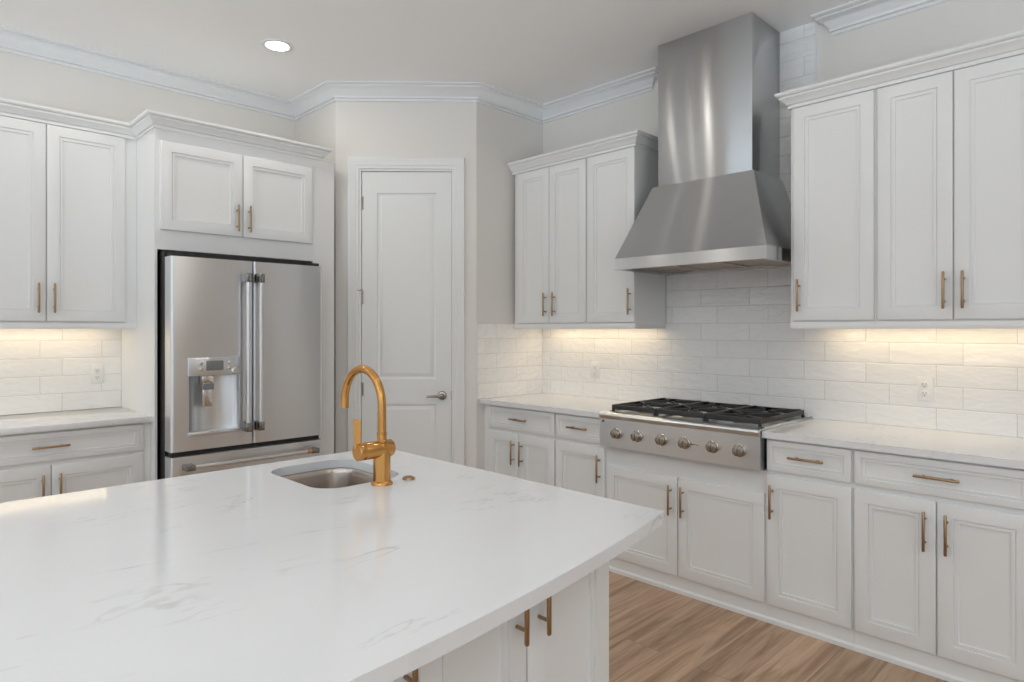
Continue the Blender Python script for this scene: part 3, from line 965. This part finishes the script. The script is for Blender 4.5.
def rrect(x0, x1, y0, y1, r, n=8):
    p = []
    for cx, cy, a0 in ((x1 - r, y1 - r, 0), (x0 + r, y1 - r, pi / 2), (x0 + r, y0 + r, pi), (x1 - r, y0 + r, 1.5 * pi)):
        for k in range(n + 1):
            a = a0 + pi / 2 * k / n
            p.append((cx + r * cos(a), cy + r * sin(a)))
    return p


SX0, SX1, SY0, SY1 = -2.698, -2.384, -2.842, -2.432
tag(slab(out, .884, .914, [rrect(SX0, SX1, SY0, SY1, .085)]).build('countertop', M_QUARTZ),
    'large white veined quartz island top with bowed near edge and sink cutout', 'countertop')
sk = thing('sink', 'small undermount stainless steel bar sink in the island', 'sink', ((SX0 + SX1) / 2, (SY0 + SY1) / 2, .884))
bw = MB()
cx0, cy0 = (SX0 + SX1) / 2, (SY0 + SY1) / 2
hx, hy = (SX1 - SX0) / 2, (SY1 - SY0) / 2
rings = []
for ins, z, rr in ((-.022, -.0005, .10), (-.004, -.0005, .088), (.000, -.006, .085), (.004, -.02, .082), (.008, -.13, .078), (.014, -.160, .072), (.035, -.178, .060), (.09, -.184, .04)):
    rings.append([(x, y, z) for x, y in rrect(-hx + ins, hx - ins, -hy + ins, hy - ins, rr)])
n = len(rings[0])
V = [p for r_ in rings for p in r_]
F = [(i * n + k, i * n + (k + 1) % n, (i + 1) * n + (k + 1) % n, (i + 1) * n + k) for i in range(len(rings) - 1) for k in range(n)]
bw.add(V, F, True); bw.add(rings[-1], [tuple(range(n))])
so = bw.build('basin', M_SINK, sk, fix=False)
MB().lathe([(.045, -.1835), (.045, -.181), (.032, -.181), (.030, -.183), (.0, -.183)], (0, 0, 0), (0, 0, 1), 24).build('drain', M_CHROME, sk)

# island base cabinets (doors on the near side)
ib = thing('island_cabinet', 'white kitchen island cabinet with bar handled doors below the quartz top', 'cabinet', (-2.293, -3.58, 0))
IL = 2.434
ibm = MB()
ibm.box(-IL, -.005, 0, .55, 0, .8835); ibm.box(-.60 - IL + .6, -.60, .55, 1.20, 0, .8835); ibm.box(-.60, -.005, .55, .56, .60, .8835)
ibm2 = MB()
ibm2.box(-IL, -.005, 0, .60, 0, .70).box(-IL, -.60, .60, 1.20, 0, .70).box(-.60, -.005, .60, 1.20, 0, .65)
ibm2.box(-IL, -.005, 0, .60, .70, .8835).box(-IL, -.60, .60, 1.20, .70, .8835).box(-.60, -.005, 1.18, 1.20, .65, .8835).box(-.025, -.005, .60, 1.18, .65, .8835)
ibm2.build('body', M_CAB, ib)
MB().sweep([(0, .0), (.011, 0), (.011, .018), (.006, .024), (0, .026)], [(-IL, 0), (-.005, 0), (-.005, 1.20)]).build('base_molding', M_CAB, ib)
MB().panel(0, 1.2, .03, .8835, .006, [(0, .001), (.07, 0), (.073, .004), (.08, .004)]).build('end_panel', M_CAB, ib)
ep = [c for c in ib.children if c.name.startswith('end_panel')][0]
ep.rotation_euler = (0, 0, pi / 2); ep.location = (-.005, 0, 0)
for k in range(4):
    xr = -.003 - k * .606
    xm = xr - .3045
    if k == 1:      # single-door unit, handle on its right stile
        door(ib, xm - .3005, xr, .092, .872, xr - .034, .785)
        continue
    door(ib, xm + .0025, xr, .092, .872, xm + .036, .785)
    door(ib, xm - .3005, xm - .0025, .092, .872, xm - .036, .785)

# faucet
fc = thing('faucet', 'brushed gold gooseneck faucet beside the island sink', 'faucet', (-2.519, -2.888, .914))
MB().lathe([(.0335, 0), (.0335, .005), (.030, .010), (.0275, .012)], n=32).build('base_flange', M_GOLD, fc)
MB().lathe([(.0268, .010), (.0268, .100), (.0262, .130)], n=32).build('column', M_GOLD, fc)
hz_ = .110
MB().lathe([(.0, .034), (.025, .034), (.0265, .032), (.0265, -.062), (.0255, -.064), (.0255, -.066), (.0265, -.068), (.0265, -.088), (.025, -.090), (0, -.090)], (0, 0, hz_), (1, 0, 0), 32).build('valve_body', M_GOLD, fc)
lvm = MB()
# flat blade lever rising from the end cap of the valve
bl = []
for (z, x, hwid, th) in ((.012, -.084, .0095, .004), (.04, -.086, .0105, .0035), (.075, -.089, .0112, .003), (.100, -.090, .0115, .003)):
    bl.append((z, x, hwid, th))
V = []
for z, x, hwid, th in bl:
    V += [(x - th, -hwid, hz_ + z), (x + th, -hwid, hz_ + z), (x + th, hwid, hz_ + z), (x - th, hwid, hz_ + z)]
F = [(3, 2, 1, 0), tuple(range(len(V) - 4, len(V)))]
for i in range(len(bl) - 1):
    for k in range(4): F.append((i * 4 + k, i * 4 + (k + 1) % 4, i * 4 + 4 + (k + 1) % 4, i * 4 + 4 + k))
lvm.add(V, F)
lo = lvm.build('lever', M_GOLD, fc)
lo.rotation_euler = (0, 0, R(45)); lo.location = (0, 0, 0)
ca, sa = cos(R(45)), sin(R(45))
# keep the blade over the valve's end cap while it faces the sink corner
lo.location = (-.087 + .087 * ca, .087 * sa, 0)
MB().lathe([(.0165, .130), (.0165, .136), (.0145, .138), (.0145, .155), (.0155, .156), (.0155, .160), (.0135, .161)], n=28).build('collar', M_GOLD, fc)
sp = [(0, 0, .158), (0, 0, .19), (0, 0, .243)]
rad = .1115
for k in range(1, 25):
    a = pi * k / 24
    sp.append((0, rad - rad * cos(a), .243 + rad * sin(a)))
sp.append((0, 2 * rad, .219))
MB().tube(sp, .0132, 20).build('spout', M_GOLD, fc)

tag(MB().lathe([(.021, 0), (.021, .003), (.018, .007), (.012, .0085), (.011, .010), (0, .0105)], n=28).build('air_switch', M_BRONZE, loc=(-2.419, -2.890, .914)),
    'small round gold button on the island top right of the faucet', 'button')

# ------------------------------------------------------------------ recessed ceiling lights
cans = [(-1.945, -.92), (-1.9, -2.06), (-2.92, -.92), (-4.25, -.92), (-1.58, -3.35), (-3.9, -3.35), (-6.0, -.92), (-6.0, -3.35), (-1.9, -5.9), (-3.9, -5.9), (-6.0, -5.9)]  # only the first is seen; the others are added for light and streaks
for i, (x, y) in enumerate(cans):
    lab = 'round recessed ceiling light glowing above the refrigerator' if i == 0 else 'unseen recessed ceiling light added above the frame for light and steel streaks'
    t = thing('ceiling_light', lab, 'light', (x, y, CEIL), 0, 'recessed ceiling lights')
    MB().lathe([(.090, -.0005), (.088, -.006), (.070, -.008), (.064, -.004)], n=32).build('trim_ring', M_TRIM, t)
    MB().lathe([(0, -.0045), (.064, -.0045), (.064, -.001)], n=32).build('lens', M_LENS, t)
    ar = area_light('can_glow', (0, 0, 0), (0, 0, 0), .12, .12, 2.6, (1.0, 0.93, 0.84), 'DISK', 180)
    ar.parent = t; ar.location = (0, 0, -.012)
